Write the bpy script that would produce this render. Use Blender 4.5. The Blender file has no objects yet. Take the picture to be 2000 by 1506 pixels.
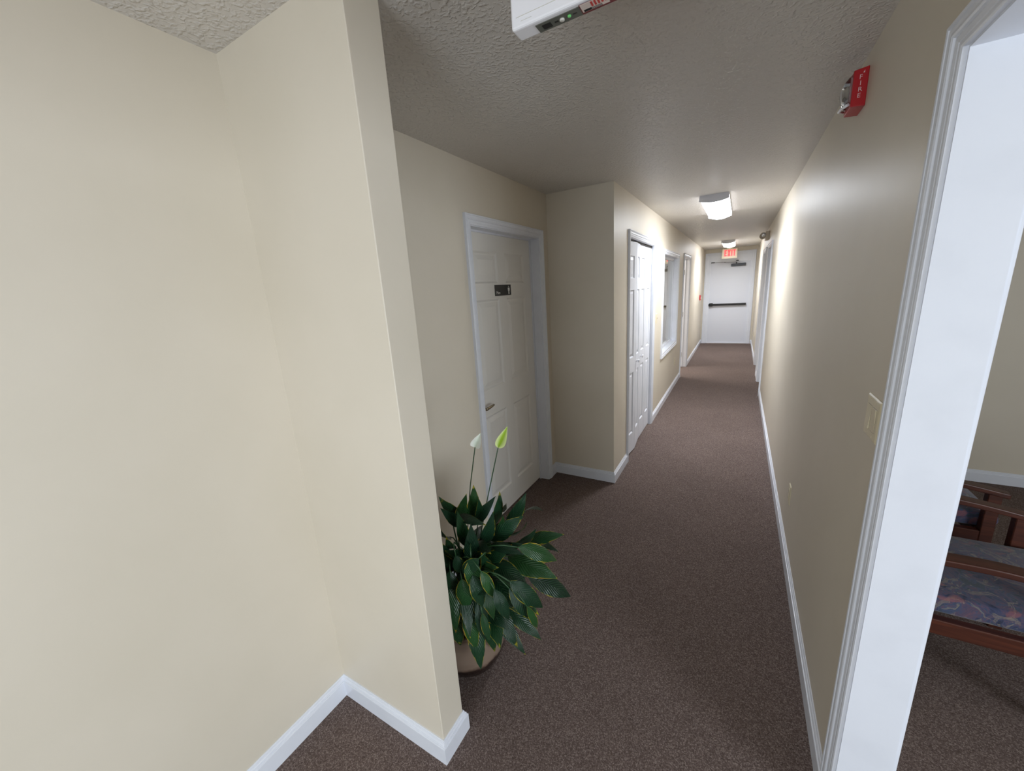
import bpy, bmesh, math, random
from mathutils import Vector, Matrix

random.seed(7)
S = bpy.context.scene
COL = S.collection

# ------------------------------------------------------------------ camera, world, light, exposure
cam_data = bpy.data.cameras.new('camera')
cam_data.sensor_width = 36.0
cam_data.lens = 36.0 * 754.4 / 2000.0
cam_data.clip_start = 0.02
cam = bpy.data.objects.new('camera', cam_data)
COL.objects.link(cam)
RT = Vector((0.86653501, 0.49531408, -0.06149022))
UP = Vector((-0.06510481, 0.2343155, 0.96997815))
FW = Vector((-0.49485195, 0.83651671, -0.23528991))
m = Matrix.Identity(4)
for i in range(3):
    m[i][0] = RT[i]; m[i][1] = UP[i]; m[i][2] = -FW[i]
m[2][3] = 1.692
cam.matrix_world = m
S.camera = cam

S.view_settings.view_transform = 'Standard'
S.view_settings.look = 'None'
S.view_settings.gamma = 1.0
S.view_settings.use_curve_mapping = False
S.view_settings.exposure = 0.32

world = bpy.data.worlds.new('world'); S.world = world; world.use_nodes = True
world.node_tree.nodes['Background'].inputs[0].default_value = (0.75, 0.87, 1.0, 1)
world.node_tree.nodes['Background'].inputs[1].default_value = 0.35

def area(name, loc, direction, sx, sy, power, color):
    d = bpy.data.lights.new(name, 'AREA'); d.shape = 'RECTANGLE'; d.size = sx; d.size_y = sy
    d.energy = power; d.color = color
    o = bpy.data.objects.new(name, d); COL.objects.link(o)
    o.location = loc
    o.rotation_euler = Vector(direction).to_track_quat('-Z', 'Z').to_euler()
    return o
# daylight entering by the glazed entrance and the waiting-room window, both behind the camera
area('daylight_entrance', (-0.35, -2.44, 1.10), (0.0, 1, -0.25), 1.5, 2.0, 42, (0.83, 0.915, 1.0))
area('daylight_side_window', (3.64, -0.80, 1.25), (-1, 0, -0.12), 1.7, 1.6, 106, (0.83, 0.915, 1.0))
area('office_lamp_light', (-2.4, 5.9, 2.40), (0, 0, -1), 0.6, 0.6, 16, (1.0, 0.97, 0.92))
area('side_room_lamp_light', (-2.3, 8.0, 2.40), (0, 0, -1), 0.6, 1.0, 60, (1.0, 0.98, 0.95))

# ------------------------------------------------------------------ measures
XL, XH, XR, H = -1.41, -0.857, 0.3475, 2.44
YS0, YS1, XS = 0.764, 0.880, -0.842
YA, YE, WT = 3.11, 11.78, 0.115
YB = -2.40

# ------------------------------------------------------------------ materials
def mat(name, color=(0.8, 0.8, 0.8), rough=0.5, metal=0.0, spec=0.5, emis=None, es=0.0, coat=0.0):
    mt = bpy.data.materials.new(name); mt.use_nodes = True
    b = mt.node_tree.nodes['Principled BSDF']
    b.inputs['Base Color'].default_value = (*color, 1)
    b.inputs['Roughness'].default_value = rough
    b.inputs['Metallic'].default_value = metal
    b.inputs['Specular IOR Level'].default_value = spec
    b.inputs['Coat Weight'].default_value = coat
    if emis:
        b.inputs['Emission Color'].default_value = (*emis, 1)
        b.inputs['Emission Strength'].default_value = es
    return mt

def lin(r, g, b):
    f = lambda c: (c/255)/12.92 if c/255 <= 0.04045 else ((c/255+0.055)/1.055)**2.4
    return (f(r), f(g), f(b))

def nd(mt, t, **kw):
    n = mt.node_tree.nodes.new(t)
    for k, v in kw.items():
        if k in n.inputs: n.inputs[k].default_value = v
        else: setattr(n, k, v)
    return n
def ln(mt, a, ao, b, bi): mt.node_tree.links.new(a.outputs[ao], b.inputs[bi])
def bsdf(mt): return mt.node_tree.nodes['Principled BSDF']
def ramp(mt, stops):
    r = mt.node_tree.nodes.new('ShaderNodeValToRGB')
    el = r.color_ramp.elements
    while len(el) > 1: el.remove(el[-1])
    el[0].position = stops[0][0]; el[0].color = (*stops[0][1], 1)
    for p, c in stops[1:]:
        e = el.new(p); e.color = (*c, 1)
    return r
def add_bump(mt, src, out, strength, dist, normal_from=None):
    b = nd(mt, 'ShaderNodeBump', Strength=strength, Distance=dist)
    ln(mt, src, out, b, 'Height')
    if normal_from: ln(mt, normal_from, 'Normal', b, 'Normal')
    ln(mt, b, 'Normal', bsdf(mt), 'Normal')
    return b

def m_wall():
    mt = mat('wall_paint', lin(212, 203, 186), 0.46, spec=0.34)
    tc = nd(mt, 'ShaderNodeTexCoord')
    n = nd(mt, 'ShaderNodeTexNoise', Scale=2.2, Detail=4.0); ln(mt, tc, 'Object', n, 'Vector')
    r = ramp(mt, [(0.3, lin(210, 201, 184)), (0.7, lin(215, 206, 190))])
    ln(mt, n, 'Fac', r, 'Fac'); ln(mt, r, 'Color', bsdf(mt), 'Base Color')
    n2 = nd(mt, 'ShaderNodeTexNoise', Scale=260.0, Detail=2.0); ln(mt, tc, 'Object', n2, 'Vector')
    n3 = nd(mt, 'ShaderNodeTexNoise', Scale=14.0, Detail=2.0); ln(mt, tc, 'Object', n3, 'Vector')
    b1 = add_bump(mt, n3, 'Fac', 0.12, 0.004)
    add_bump(mt, n2, 'Fac', 0.10, 0.0006, b1)
    return mt
def m_ceiling():
    mt = mat('ceiling_knockdown', lin(208, 203, 196), 0.40, spec=0.45)
    tc = nd(mt, 'ShaderNodeTexCoord')
    n0 = nd(mt, 'ShaderNodeTexNoise', Scale=34.0, Detail=3.0); ln(mt, tc, 'Object', n0, 'Vector')
    mp = nd(mt, 'ShaderNodeMixRGB', Fac=0.02); ln(mt, tc, 'Object', mp, 'Color1'); ln(mt, n0, 'Color', mp, 'Color2')
    v = nd(mt, 'ShaderNodeTexNoise', Scale=84.0, Detail=1.2, Roughness=0.4); ln(mt, mp, 'Color', v, 'Vector')
    r = ramp(mt, [(0.0, (0, 0, 0)), (0.46, (0, 0, 0)), (0.74, (1, 1, 1)), (1.0, (1, 1, 1))])
    ln(mt, v, 'Fac', r, 'Fac')
    add_bump(mt, r, 'Color', 0.75, 0.0034)
    return mt
def m_carpet():
    mt = mat('carpet', lin(92, 76, 70), 0.97, spec=0.1)
    tc = nd(mt, 'ShaderNodeTexCoord')
    v = nd(mt, 'ShaderNodeTexVoronoi', Scale=290.0); ln(mt, tc, 'Object', v, 'Vector')
    n = nd(mt, 'ShaderNodeTexNoise', Scale=170.0, Detail=4.0, Roughness=0.7); ln(mt, tc, 'Object', n, 'Vector')
    n2 = nd(mt, 'ShaderNodeTexNoise', Scale=1.7, Detail=5.0); ln(mt, tc, 'Object', n2, 'Vector')
    sx = nd(mt, 'ShaderNodeSeparateColor'); ln(mt, v, 'Color', sx, 'Color')
    mx = nd(mt, 'ShaderNodeMath', operation='ADD'); ln(mt, sx, 'Red', mx, 0); ln(mt, n, 'Fac', mx, 1)
    mh = nd(mt, 'ShaderNodeMath', operation='MULTIPLY'); ln(mt, mx, 'Value', mh, 0); mh.inputs[1].default_value = 0.5
    r = ramp(mt, [(0.20, lin(80, 67, 63)), (0.45, lin(102, 88, 83)), (0.62, lin(118, 103, 97)), (0.80, lin(150, 136, 130))])
    ln(mt, mh, 'Value', r, 'Fac')
    r2 = ramp(mt, [(0.3, (0.88, 0.88, 0.88)), (0.7, (1.0, 1.0, 1.0))]); ln(mt, n2, 'Fac', r2, 'Fac')
    mm = nd(mt, 'ShaderNodeMixRGB', blend_type='MULTIPLY', Fac=1.0); ln(mt, r, 'Color', mm, 'Color1'); ln(mt, r2, 'Color', mm, 'Color2')
    ln(mt, mm, 'Color', bsdf(mt), 'Base Color')
    add_bump(mt, mh, 'Value', 0.55, 0.004)
    return mt
def m_trim():
    mt = mat('trim_paint', lin(222, 225, 233), 0.32, spec=0.45)
    tc = nd(mt, 'ShaderNodeTexCoord')
    n = nd(mt, 'ShaderNodeTexNoise', Scale=9.0, Detail=6.0); ln(mt, tc, 'Object', n, 'Vector')
    r = ramp(mt, [(0.2, lin(217, 220, 228)), (0.5, lin(222, 225, 233)), (1.0, lin(224, 227, 235))])
    ln(mt, n, 'Fac', r, 'Fac'); ln(mt, r, 'Color', bsdf(mt), 'Base Color')
    add_bump(mt, n, 'Fac', 0.08, 0.002)
    return mt
def m_door():
    mt = mat('door_paint', lin(226, 224, 219), 0.33, spec=0.45)
    tc = nd(mt, 'ShaderNodeTexCoord')
    mp = nd(mt, 'ShaderNodeMapping'); mp.inputs['Scale'].default_value = (60, 60, 3)
    ln(mt, tc, 'Object', mp, 'Vector')
    n = nd(mt, 'ShaderNodeTexNoise', Scale=3.0, Detail=4.0); ln(mt, mp, 'Vector', n, 'Vector')
    add_bump(mt, n, 'Fac', 0.12, 0.0008)
    return mt
def m_wood():
    mt = mat('cherry_wood', lin(84, 36, 22), 0.42, spec=0.4, coat=0.0)
    bsdf(mt).inputs['Coat Roughness'].default_value = 0.22
    tc = nd(mt, 'ShaderNodeTexCoord')
    mp = nd(mt, 'ShaderNodeMapping'); mp.inputs['Scale'].default_value = (2.5, 30, 30)
    ln(mt, tc, 'Object', mp, 'Vector')
    n = nd(mt, 'ShaderNodeTexNoise', Scale=2.0, Detail=6.0, Distortion=0.6); ln(mt, mp, 'Vector', n, 'Vector')
    r = ramp(mt, [(0.3, lin(50, 22, 15)), (0.55, lin(70, 34, 22)), (0.75, lin(86, 44, 29))])
    ln(mt, n, 'Fac', r, 'Fac'); ln(mt, r, 'Color', bsdf(mt), 'Base Color')
    return mt
def m_fabric():
    mt = mat('tapestry_fabric', lin(70, 70, 100), 0.9, spec=0.2)
    bsdf(mt).inputs['Sheen Weight'].default_value = 0.25
    tc = nd(mt, 'ShaderNodeTexCoord')
    w = nd(mt, 'ShaderNodeTexNoise', Scale=6.0, Detail=3.0); ln(mt, tc, 'Object', w, 'Vector')
    mp = nd(mt, 'ShaderNodeMixRGB', Fac=0.22); ln(mt, tc, 'Object', mp, 'Color1'); ln(mt, w, 'Color', mp, 'Color2')
    n1 = nd(mt, 'ShaderNodeTexNoise', Scale=16.0, Detail=5.0, Distortion=1.6, Roughness=0.62); ln(mt, mp, 'Color', n1, 'Vector')
    r1 = ramp(mt, [(0.30, lin(30, 36, 52)), (0.42, lin(56, 62, 88)), (0.49, lin(82, 66, 82)), (0.55, lin(60, 70, 96)), (0.64, lin(52, 60, 68))])
    ln(mt, n1, 'Fac', r1, 'Fac')
    n2 = nd(mt, 'ShaderNodeTexNoise', Scale=13.0, Detail=6.0, Distortion=2.4, Roughness=0.6); ln(mt, mp, 'Color', n2, 'Vector')
    r2 = ramp(mt, [(0.0, (0, 0, 0)), (0.56, (0, 0, 0)), (0.60, (0.75, 0.75, 0.75)), (0.64, (0.1, 0.1, 0.1)), (0.70, (0.8, 0.8, 0.8))]); ln(mt, n2, 'Fac', r2, 'Fac')
    m1 = nd(mt, 'ShaderNodeMixRGB'); m1.inputs['Color2'].default_value = (*lin(126, 118, 104), 1)
    ln(mt, r2, 'Color', m1, 'Fac'); ln(mt, r1, 'Color', m1, 'Color1')
    n3 = nd(mt, 'ShaderNodeTexNoise', Scale=11.0, Detail=4.0, Distortion=1.2)
    mp3 = nd(mt, 'ShaderNodeMapping'); mp3.inputs['Location'].default_value = (5.3, 2.1, 7.7); ln(mt, tc, 'Object', mp3, 'Vector'); ln(mt, mp3, 'Vector', n3, 'Vector')
    r3 = ramp(mt, [(0.0, (0, 0, 0)), (0.60, (0, 0, 0)), (0.66, (0.55, 0.55, 0.55))]); ln(mt, n3, 'Fac', r3, 'Fac')
    m2 = nd(mt, 'ShaderNodeMixRGB'); m2.inputs['Color2'].default_value = (*lin(126, 78, 78), 1)
    ln(mt, r3, 'Color', m2, 'Fac'); ln(mt, m1, 'Color', m2, 'Color1')
    ln(mt, m2, 'Color', bsdf(mt), 'Base Color')
    n4 = nd(mt, 'ShaderNodeTexNoise', Scale=600.0, Detail=1.0); ln(mt, tc, 'Object', n4, 'Vector')
    add_bump(mt, n4, 'Fac', 0.4, 0.001)
    return mt
def m_leaf():
    # UV: u across (0..1, midrib at 0.5), v along the blade
    mt = mat('leaf_green', lin(28, 70, 36), 0.34, spec=0.38)
    uv = nd(mt, 'ShaderNodeUVMap'); sp = nd(mt, 'ShaderNodeSeparateXYZ'); ln(mt, uv, 'UV', sp, 'Vector')
    def mth(op, a, b=None, c=None):
        n = nd(mt, 'ShaderNodeMath', operation=op)
        for i, x in enumerate((a, b, c)):
            if x is None: continue
            if isinstance(x, (int, float)): n.inputs[i].default_value = x
            else: mt.node_tree.links.new(x, n.inputs[i])
        return n.outputs[0]
    u, v = sp.outputs['X'], sp.outputs['Y']
    au = mth('ABSOLUTE', mth('MULTIPLY', mth('SUBTRACT', u, 0.5), 2.0))
    ph = mth('SUBTRACT', mth('MULTIPLY', v, 84.0), mth('MULTIPLY', au, 26.0))
    st = mth('SINE', ph)
    hgt = mth('ADD', mth('MULTIPLY', st, 0.5), mth('MULTIPLY', mth('LESS_THAN', au, 0.05), -1.0))
    cmb = nd(mt, 'ShaderNodeValue')
    b = nd(mt, 'ShaderNodeBump', Strength=0.55, Distance=0.0018)
    mt.node_tree.links.new(hgt, b.inputs['Height']); ln(mt, b, 'Normal', bsdf(mt), 'Normal')
    oi = nd(mt, 'ShaderNodeObjectInfo')
    tc = nd(mt, 'ShaderNodeTexCoord')
    n = nd(mt, 'ShaderNodeTexNoise', Scale=26.0, Detail=3.0); ln(mt, tc, 'Object', n, 'Vector')
    base = ramp(mt, [(0.0, lin(12, 36, 24)), (0.6, lin(19, 51, 30)), (1.0, lin(34, 70, 32))])
    ln(mt, oi, 'Random', base, 'Fac')
    # lighter lateral veins
    vn = nd(mt, 'ShaderNodeMixRGB'); vn.inputs['Color2'].default_value = (*lin(74, 118, 72), 1)
    mt.node_tree.links.new(mth('MULTIPLY', mth('GREATER_THAN', st, 0.80), 0.22), vn.inputs['Fac'])
    ln(mt, base, 'Color', vn, 'Color1')
    # yellow then brown margin
    e = mth('ADD', mth('MAXIMUM', au, mth('MULTIPLY', v, 0.97)), mth('MULTIPLY', mth('SUBTRACT', n.outputs['Fac'], 0.5), 0.62))
    e = mth('ADD', e, mth('MULTIPLY', mth('SUBTRACT', oi.outputs['Random'], 0.6), 0.12))
    er = ramp(mt, [(0.0, (0, 0, 0)), (0.95, (0, 0, 0)), (1.0, (0.85, 0.85, 0.85))])
    mt.node_tree.links.new(e, er.inputs['Fac'])
    ec = ramp(mt, [(0.0, lin(150, 160, 30)), (0.985, lin(160, 150, 30)), (1.0, lin(150, 105, 62))])
    e2 = mth('SUBTRACT', e, 0.045)
    mt.node_tree.links.new(e2, ec.inputs['Fac'])
    em = nd(mt, 'ShaderNodeMixRGB'); ln(mt, er, 'Color', em, 'Fac'); ln(mt, vn, 'Color', em, 'Color1'); ln(mt, ec, 'Color', em, 'Color2')
    ln(mt, em, 'Color', bsdf(mt), 'Base Color')
    return mt
def m_spathe(name, c1, c2):
    mt = mat(name, c1, 0.45, spec=0.3)
    uv = nd(mt, 'ShaderNodeUVMap'); sp = nd(mt, 'ShaderNodeSeparateXYZ'); ln(mt, uv, 'UV', sp, 'Vector')
    a = nd(mt, 'ShaderNodeMath', operation='SUBTRACT'); ln(mt, sp, 'X', a, 0); a.inputs[1].default_value = 0.5
    b = nd(mt, 'ShaderNodeMath', operation='ABSOLUTE'); ln(mt, a, 'Value', b, 0)
    r = ramp(mt, [(0.0, c2), (0.10, c2), (0.42, c1)]); ln(mt, b, 'Value', r, 'Fac'); ln(mt, r, 'Color', bsdf(mt), 'Base Color')
    bsdf(mt).inputs['Subsurface Weight'].default_value = 0.15
    bsdf(mt).inputs['Subsurface Radius'].default_value = (0.01, 0.01, 0.01)
    return mt
def m_pot():
    mt = mat('pot_glaze', lin(150, 130, 112), 0.25, spec=0.5, coat=0.4)
    tc = nd(mt, 'ShaderNodeTexCoord'); sp = nd(mt, 'ShaderNodeSeparateXYZ'); ln(mt, tc, 'Object', sp, 'Vector')
    n = nd(mt, 'ShaderNodeTexNoise', Scale=9.0, Detail=4.0); ln(mt, tc, 'Object', n, 'Vector')
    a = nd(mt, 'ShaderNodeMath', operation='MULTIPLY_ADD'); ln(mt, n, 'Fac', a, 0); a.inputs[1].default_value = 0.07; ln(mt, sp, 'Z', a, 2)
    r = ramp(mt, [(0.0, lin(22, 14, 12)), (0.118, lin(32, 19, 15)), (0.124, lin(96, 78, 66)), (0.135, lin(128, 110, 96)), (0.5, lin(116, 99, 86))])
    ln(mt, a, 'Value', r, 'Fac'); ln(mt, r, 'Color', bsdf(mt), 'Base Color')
    w = nd(mt, 'ShaderNodeTexWave', Scale=9.0, Distortion=1.0); w.bands_direction = 'Z'; ln(mt, tc, 'Object', w, 'Vector')
    add_bump(mt, w, 'Fac', 0.15, 0.004)
    return mt

M = dict(
    wall=m_wall(), ceiling=m_ceiling(), carpet=m_carpet(), trim=m_trim(), door=m_door(), wood=m_wood(), fabric=m_fabric(),
    leaf=m_leaf(), pot=m_pot(),
    petiole=mat('petiole_green', lin(34, 66, 34), 0.45), soil=mat('potting_soil', lin(38, 28, 22), 0.95),
    spathe_white=m_spathe('spathe_white', lin(236, 236, 228), lin(214, 222, 206)),
    spathe_green=m_spathe('spathe_green', lin(222, 230, 170), lin(140, 168, 46)),
    spadix=mat('spadix_cream', lin(206, 208, 150), 0.7),
    lens=mat('lamp_diffuser', (0.9, 0.9, 0.9), 0.4, emis=(0.88, 0.93, 1.0), es=24.0),
    lens_side=mat('lamp_diffuser_side', (0.9, 0.9, 0.88), 0.4, emis=(0.95, 0.96, 1.0), es=6.0),
    lamp_metal=mat('lamp_white_metal', lin(200, 200, 206), 0.45),
    white_plastic=mat('white_plastic', lin(232, 232, 236), 0.35),
    sign_plastic=mat('sign_ivory_plastic', lin(224, 210, 184), 0.4),
    exit_red=mat('exit_letter_red', lin(190, 30, 34), 0.4, emis=(1.0, 0.05, 0.05), es=1.1),
    exit_glow=mat('exit_letter_panel', lin(235, 110, 110), 0.4, emis=(1.0, 0.28, 0.26), es=0.75),
    label_dark=mat('label_dark_green', lin(92, 94, 86), 0.5), ink=mat('black_ink', lin(24, 24, 24), 0.5),
    label_light=mat('label_paper', lin(214, 200, 192), 0.55), label_red=mat('label_red', lin(188, 62, 56), 0.5),
    label_maroon=mat('label_maroon', lin(110, 44, 46), 0.5), label_black=mat('label_black', lin(34, 36, 46), 0.45),
    led=mat('led_green', lin(88, 150, 84), 0.3, emis=(0.2, 0.9, 0.25), es=0.15), button=mat('button_grey', lin(206, 204, 196), 0.4),
    red=mat('fire_red', lin(176, 20, 30), 0.35), fire_white=mat('fire_letters', lin(222, 196, 196), 0.5),
    exit_door=mat('exit_door_paint', lin(218, 221, 230), 0.35),
    chrome=mat('chrome', (0.62, 0.62, 0.61), 0.18, metal=1.0), nickel=mat('satin_nickel', lin(150, 138, 118), 0.3, metal=1.0),
    black=mat('black_plastic', lin(20, 20, 22), 0.42), black_metal=mat('black_enamel', lin(34, 33, 38), 0.3),
    almond=mat('almond_plastic', lin(216, 205, 176), 0.3), almond_dark=mat('almond_slot', lin(128, 116, 96), 0.5),
    beige=mat('beige_plastic', lin(196, 184, 164), 0.45), grey_metal=mat('galvanised', lin(150, 150, 150), 0.35, metal=0.8),
    shade_dark=mat('dark_gap', lin(34, 30, 28), 0.8), white_print=mat('white_print', lin(226, 226, 222), 0.5),
    paper=mat('paper', lin(222, 222, 216), 0.7), cabinet=mat('grey_cabinet', lin(120, 124, 128), 0.5),
)
def glass(name, rough=0.0, tint=(1, 1, 1)):
    mt = mat(name, tint, rough); b = bsdf(mt)
    b.inputs['Transmission Weight'].default_value = 1.0; b.inputs['IOR'].default_value = 1.5
    return mt
M['glass'] = glass('window_glass', 0.0, (0.93, 0.97, 0.96))
M['lens_clear'] = glass('strobe_lens', 0.03, (0.96, 0.96, 0.96))

# ------------------------------------------------------------------ mesh helpers
class MB:
    def __init__(s): s.bm = bmesh.new(); s.uv = None
    def poly(s, pts, smooth=False, mi=0):
        f = s.bm.faces.new([s.bm.verts.new(p) for p in pts]); f.smooth = smooth; f.material_index = mi; return f
    def box(s, a, b, mi=0):
        x0, y0, z0 = [min(a[i], b[i]) for i in range(3)]; x1, y1, z1 = [max(a[i], b[i]) for i in range(3)]
        v = [s.bm.verts.new(p) for p in ((x0,y0,z0),(x1,y0,z0),(x1,y1,z0),(x0,y1,z0),(x0,y0,z1),(x1,y0,z1),(x1,y1,z1),(x0,y1,z1))]
        for q in ((0,3,2,1),(4,5,6,7),(0,1,5,4),(1,2,6,5),(2,3,7,6),(3,0,4,7)):
            f = s.bm.faces.new([v[i] for i in q]); f.material_index = mi
        return s
    def prism(s, pts, vec, mi=0, smooth=False):
        vec = Vector(vec); a = [s.bm.verts.new(p) for p in pts]; b = [s.bm.verts.new(Vector(p) + vec) for p in pts]
        n = len(pts)
        fs = [s.bm.faces.new(a[::-1]), s.bm.faces.new(b)]
        for i in range(n): 
            f = s.bm.faces.new([a[i], a[(i+1) % n], b[(i+1) % n], b[i]]); f.smooth = smooth; fs.append(f)
        for f in fs: f.material_index = mi
        return s
    def grid(s, rows, closed=False, smooth=True, mi=0, cap=False):
        vs = [[s.bm.verts.new(p) for p in r] for r in rows]
        n = len(rows[0])
        for i in range(len(rows)-1):
            for j in range(n if closed else n-1):
                f = s.bm.faces.new([vs[i][j], vs[i][(j+1) % n], vs[i+1][(j+1) % n], vs[i+1][j]]); f.smooth = smooth; f.material_index = mi
        if cap:
            for r in (vs[0], vs[-1]):
                f = s.bm.faces.new(r); f.material_index = mi
        return vs
    def tube(s, pts, radii, n=10, mi=0, smooth=True):
        pts = [Vector(p) for p in pts]
        if not hasattr(radii, '__len__'): radii = [radii]*len(pts)
        rows = []; prev = None
        for i, p in enumerate(pts):
            d = (pts[min(i+1, len(pts)-1)] - pts[max(i-1, 0)]).normalized()
            a = prev if prev is not None else (Vector((0,0,1)) if abs(d.z) < 0.9 else Vector((1,0,0)))
            x = (a - d*a.dot(d)).normalized(); prev = x; y = d.cross(x)
            rows.append([p + (x*math.cos(2*math.pi*k/n) + y*math.sin(2*math.pi*k/n))*radii[i] for k in range(n)])
        s.grid(rows, True, smooth, mi, True); return s
    def lathe(s, prof, c=(0,0,0), axis='Z', n=40, mi=0, cap=True):
        c = Vector(c); rows = []
        for r, h in prof:
            row = []
            for k in range(n):
                a = 2*math.pi*k/n; x, y = r*math.cos(a), r*math.sin(a)
                row.append(c + (Vector((x, y, h)) if axis == 'Z' else Vector((h, x, y)) if axis == 'X' else Vector((x, h, y))))
            rows.append(row)
        s.grid(rows, True, True, mi, cap); return s
    def sphere(s, c, r, seg=16, mi=0, sc=(1,1,1)):
        ret = bmesh.ops.create_uvsphere(s.bm, u_segments=seg, v_segments=seg//2+2, radius=r)
        for v in ret['verts']: v.co = Vector((v.co.x*sc[0], v.co.y*sc[1], v.co.z*sc[2])) + Vector(c)
        for f in {f for v in ret['verts'] for f in v.link_faces}: f.smooth = True; f.material_index = mi
        return s
    def weld(s, d=1e-5): bmesh.ops.remove_doubles(s.bm, verts=s.bm.verts, dist=d); return s
    def bevel(s, w, seg=2, ang=0.6):
        s.weld(); bmesh.ops.recalc_face_normals(s.bm, faces=s.bm.faces)
        es = [e for e in s.bm.edges if len(e.link_faces) == 2 and e.calc_face_angle(0) > ang]
        if es: bmesh.ops.bevel(s.bm, geom=es, offset=w, segments=seg, profile=0.5, affect='EDGES', clamp_overlap=True)
        return s
    def build(s, name, mats, parent=None, recalc=True, autosmooth=False):
        if recalc: bmesh.ops.recalc_face_normals(s.bm, faces=s.bm.faces)
        me = bpy.data.meshes.new(name); s.bm.to_mesh(me); s.bm.free()
        for mm in (mats if isinstance(mats, (list, tuple)) else [mats]): me.materials.append(mm)
        o = bpy.data.objects.new(name, me); COL.objects.link(o)
        if parent is not None: o.parent = parent
        return o

def tag(o, label=None, cat=None, group=None, kind=None):
    if label: o['label'] = label
    if cat: o['category'] = cat
    if group: o['group'] = group
    if kind: o['kind'] = kind
    return o
def thing(name, loc, label, cat, group=None, kind=None, rz=0):
    o = bpy.data.objects.new(name, None); COL.objects.link(o); o.location = loc; o.rotation_euler = (0, 0, rz)
    o.empty_display_size = 0.05
    return tag(o, label, cat, group, kind)

def wall_slab(name, axis, p0, p1, u0, u1, holes, label, z0=0.0, z1=H):
    """slab normal to axis ('x' or 'y') between p0..p1, spanning u0..u1 x z0..z1, with rectangular holes (ua,ub,za,zb)"""
    us = sorted({u0, u1, *[c for h in holes for c in h[:2]]}); zs = sorted({z0, z1, *[c for h in holes for c in h[2:]]})
    solid = {}
    for i in range(len(us)-1):
        for j in range(len(zs)-1):
            cu, cz = (us[i]+us[i+1])/2, (zs[j]+zs[j+1])/2
            solid[i, j] = not any(h[0] < cu < h[1] and h[2] < cz < h[3] for h in holes)
    P = (lambda p, u, z: (p, u, z)) if axis == 'x' else (lambda p, u, z: (u, p, z))
    b = MB()
    for (i, j), s_ in solid.items():
        if not s_: continue
        a, c, d, e = us[i], us[i+1], zs[j], zs[j+1]
        for p in (p0, p1): b.poly([P(p, a, d), P(p, c, d), P(p, c, e), P(p, a, e)])
        if not solid.get((i-1, j), False): b.poly([P(p0, a, d), P(p1, a, d), P(p1, a, e), P(p0, a, e)])
        if not solid.get((i+1, j), False): b.poly([P(p0, c, d), P(p1, c, d), P(p1, c, e), P(p0, c, e)])
        if not solid.get((i, j-1), False): b.poly([P(p0, a, d), P(p1, a, d), P(p1, c, d), P(p0, c, d)])
        if not solid.get((i, j+1), False): b.poly([P(p0, a, e), P(p1, a, e), P(p1, c, e), P(p0, c, e)])
    b.weld()
    o = b.build(name, M['wall'])
    return tag(o, label, 'wall', kind='structure')

BB_H = 0.097
BB_PROF = [(0.0, 0.0), (0.0150, 0.0), (0.0150, 0.072), (0.0138, 0.0745), (0.0105, 0.0755), (0.0100, 0.083), (0.0072, 0.0875), (0.0050, 0.0885), (0.0045, 0.0945), (0.0028, BB_H), (0.0, BB_H)]
def baseboard(name, path, label):
    """path: floor points; the room lies on the LEFT of the walking direction"""
    b = MB(); P = [Vector((x, y)) for x, y in path]; rows = []
    for i, p in enumerate(P):
        d0 = (P[i] - P[i-1]).normalized() if i > 0 else None
        d1 = (P[i+1] - P[i]).normalized() if i < len(P)-1 else None
        n0 = Vector((-d0.y, d0.x)) if d0 is not None else None
        n1 = Vector((-d1.y, d1.x)) if d1 is not None else None
        if n0 is None: mvec = n1
        elif n1 is None: mvec = n0
        else:
            s_ = (n0 + n1).normalized(); mvec = s_ / s_.dot(n0)
        rows.append([(p.x + mvec.x*d, p.y + mvec.y*d, z) for d, z in BB_PROF])
    b.grid(rows, True, False, 0, True)
    return tag(b.build(name, M['trim']), label, 'baseboard', kind='structure')

CAS_W = 0.059
CAS_PROF = [(0.0, 0.0), (0.0, 0.0085), (0.004, 0.0105), (0.010, 0.0112), (0.0115, 0.0090), (0.0135, 0.0115), (0.022, 0.0135), (0.027, 0.0120), (0.029, 0.0160), (0.033, 0.0180), (0.040, 0.0168), (0.047, 0.0180), (0.0495, 0.0155), (0.0515, 0.0190), (0.0565, 0.0200), (CAS_W, 0.0170), (CAS_W, 0.0)]
def casing(name, T, u0, u1, z1, parent, z0=0.0, closed=False, w=1.0, reveal=0.005, material='trim'):
    """moulded casing around an opening u0..u1 (u0<u1), top z1; T(u,z,d)->xyz"""
    b = MB(); u0 -= reveal; u1 += reveal; z1 += reveal
    def corner(k, t):
        if closed:
            return [(u0-t, z0-reveal-t), (u0-t, z1+t), (u1+t, z1+t), (u1+t, z0-reveal-t)][k]
        return [(u0-t, z0), (u0-t, z1+t), (u1+t, z1+t), (u1+t, z0)][k]
    rows = [[T(*corner(k, t*w), d) for t, d in CAS_PROF] for k in range(4)]
    if closed: rows.append(rows[0])
    b.grid(rows, True, False, 0, not closed)
    b.weld()
    return b.build(name, M[material], parent)
def jamb(name, T, u0, u1, z1, depth, parent, stop_at=None, z0=0.0, sill=False, t=0.018, material='trim'):
    b = MB()
    def bx(ua, za, da, ub, zb, db):
        pa, pb = T(ua, za, da), T(ub, zb, db); b.box(pa, pb)
    bx(u0-t, z0, 0.0, u0, z1+t, -depth); bx(u1, z0, 0.0, u1+t, z1+t, -depth); bx(u0, z1, 0.0, u1, z1+t, -depth)
    if sill: bx(u0-t, z0-t, 0.0, u1+t, z0, -depth)
    if stop_at is not None:
        a, c = stop_at
        bx(u0, z0, a, u0+0.011, z1-0.011, c); bx(u1-0.011, z0, a, u1, z1-0.011, c); bx(u0, z1-0.011, a, u1, z1, c)
    return b.build(name, M[material], parent)

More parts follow.
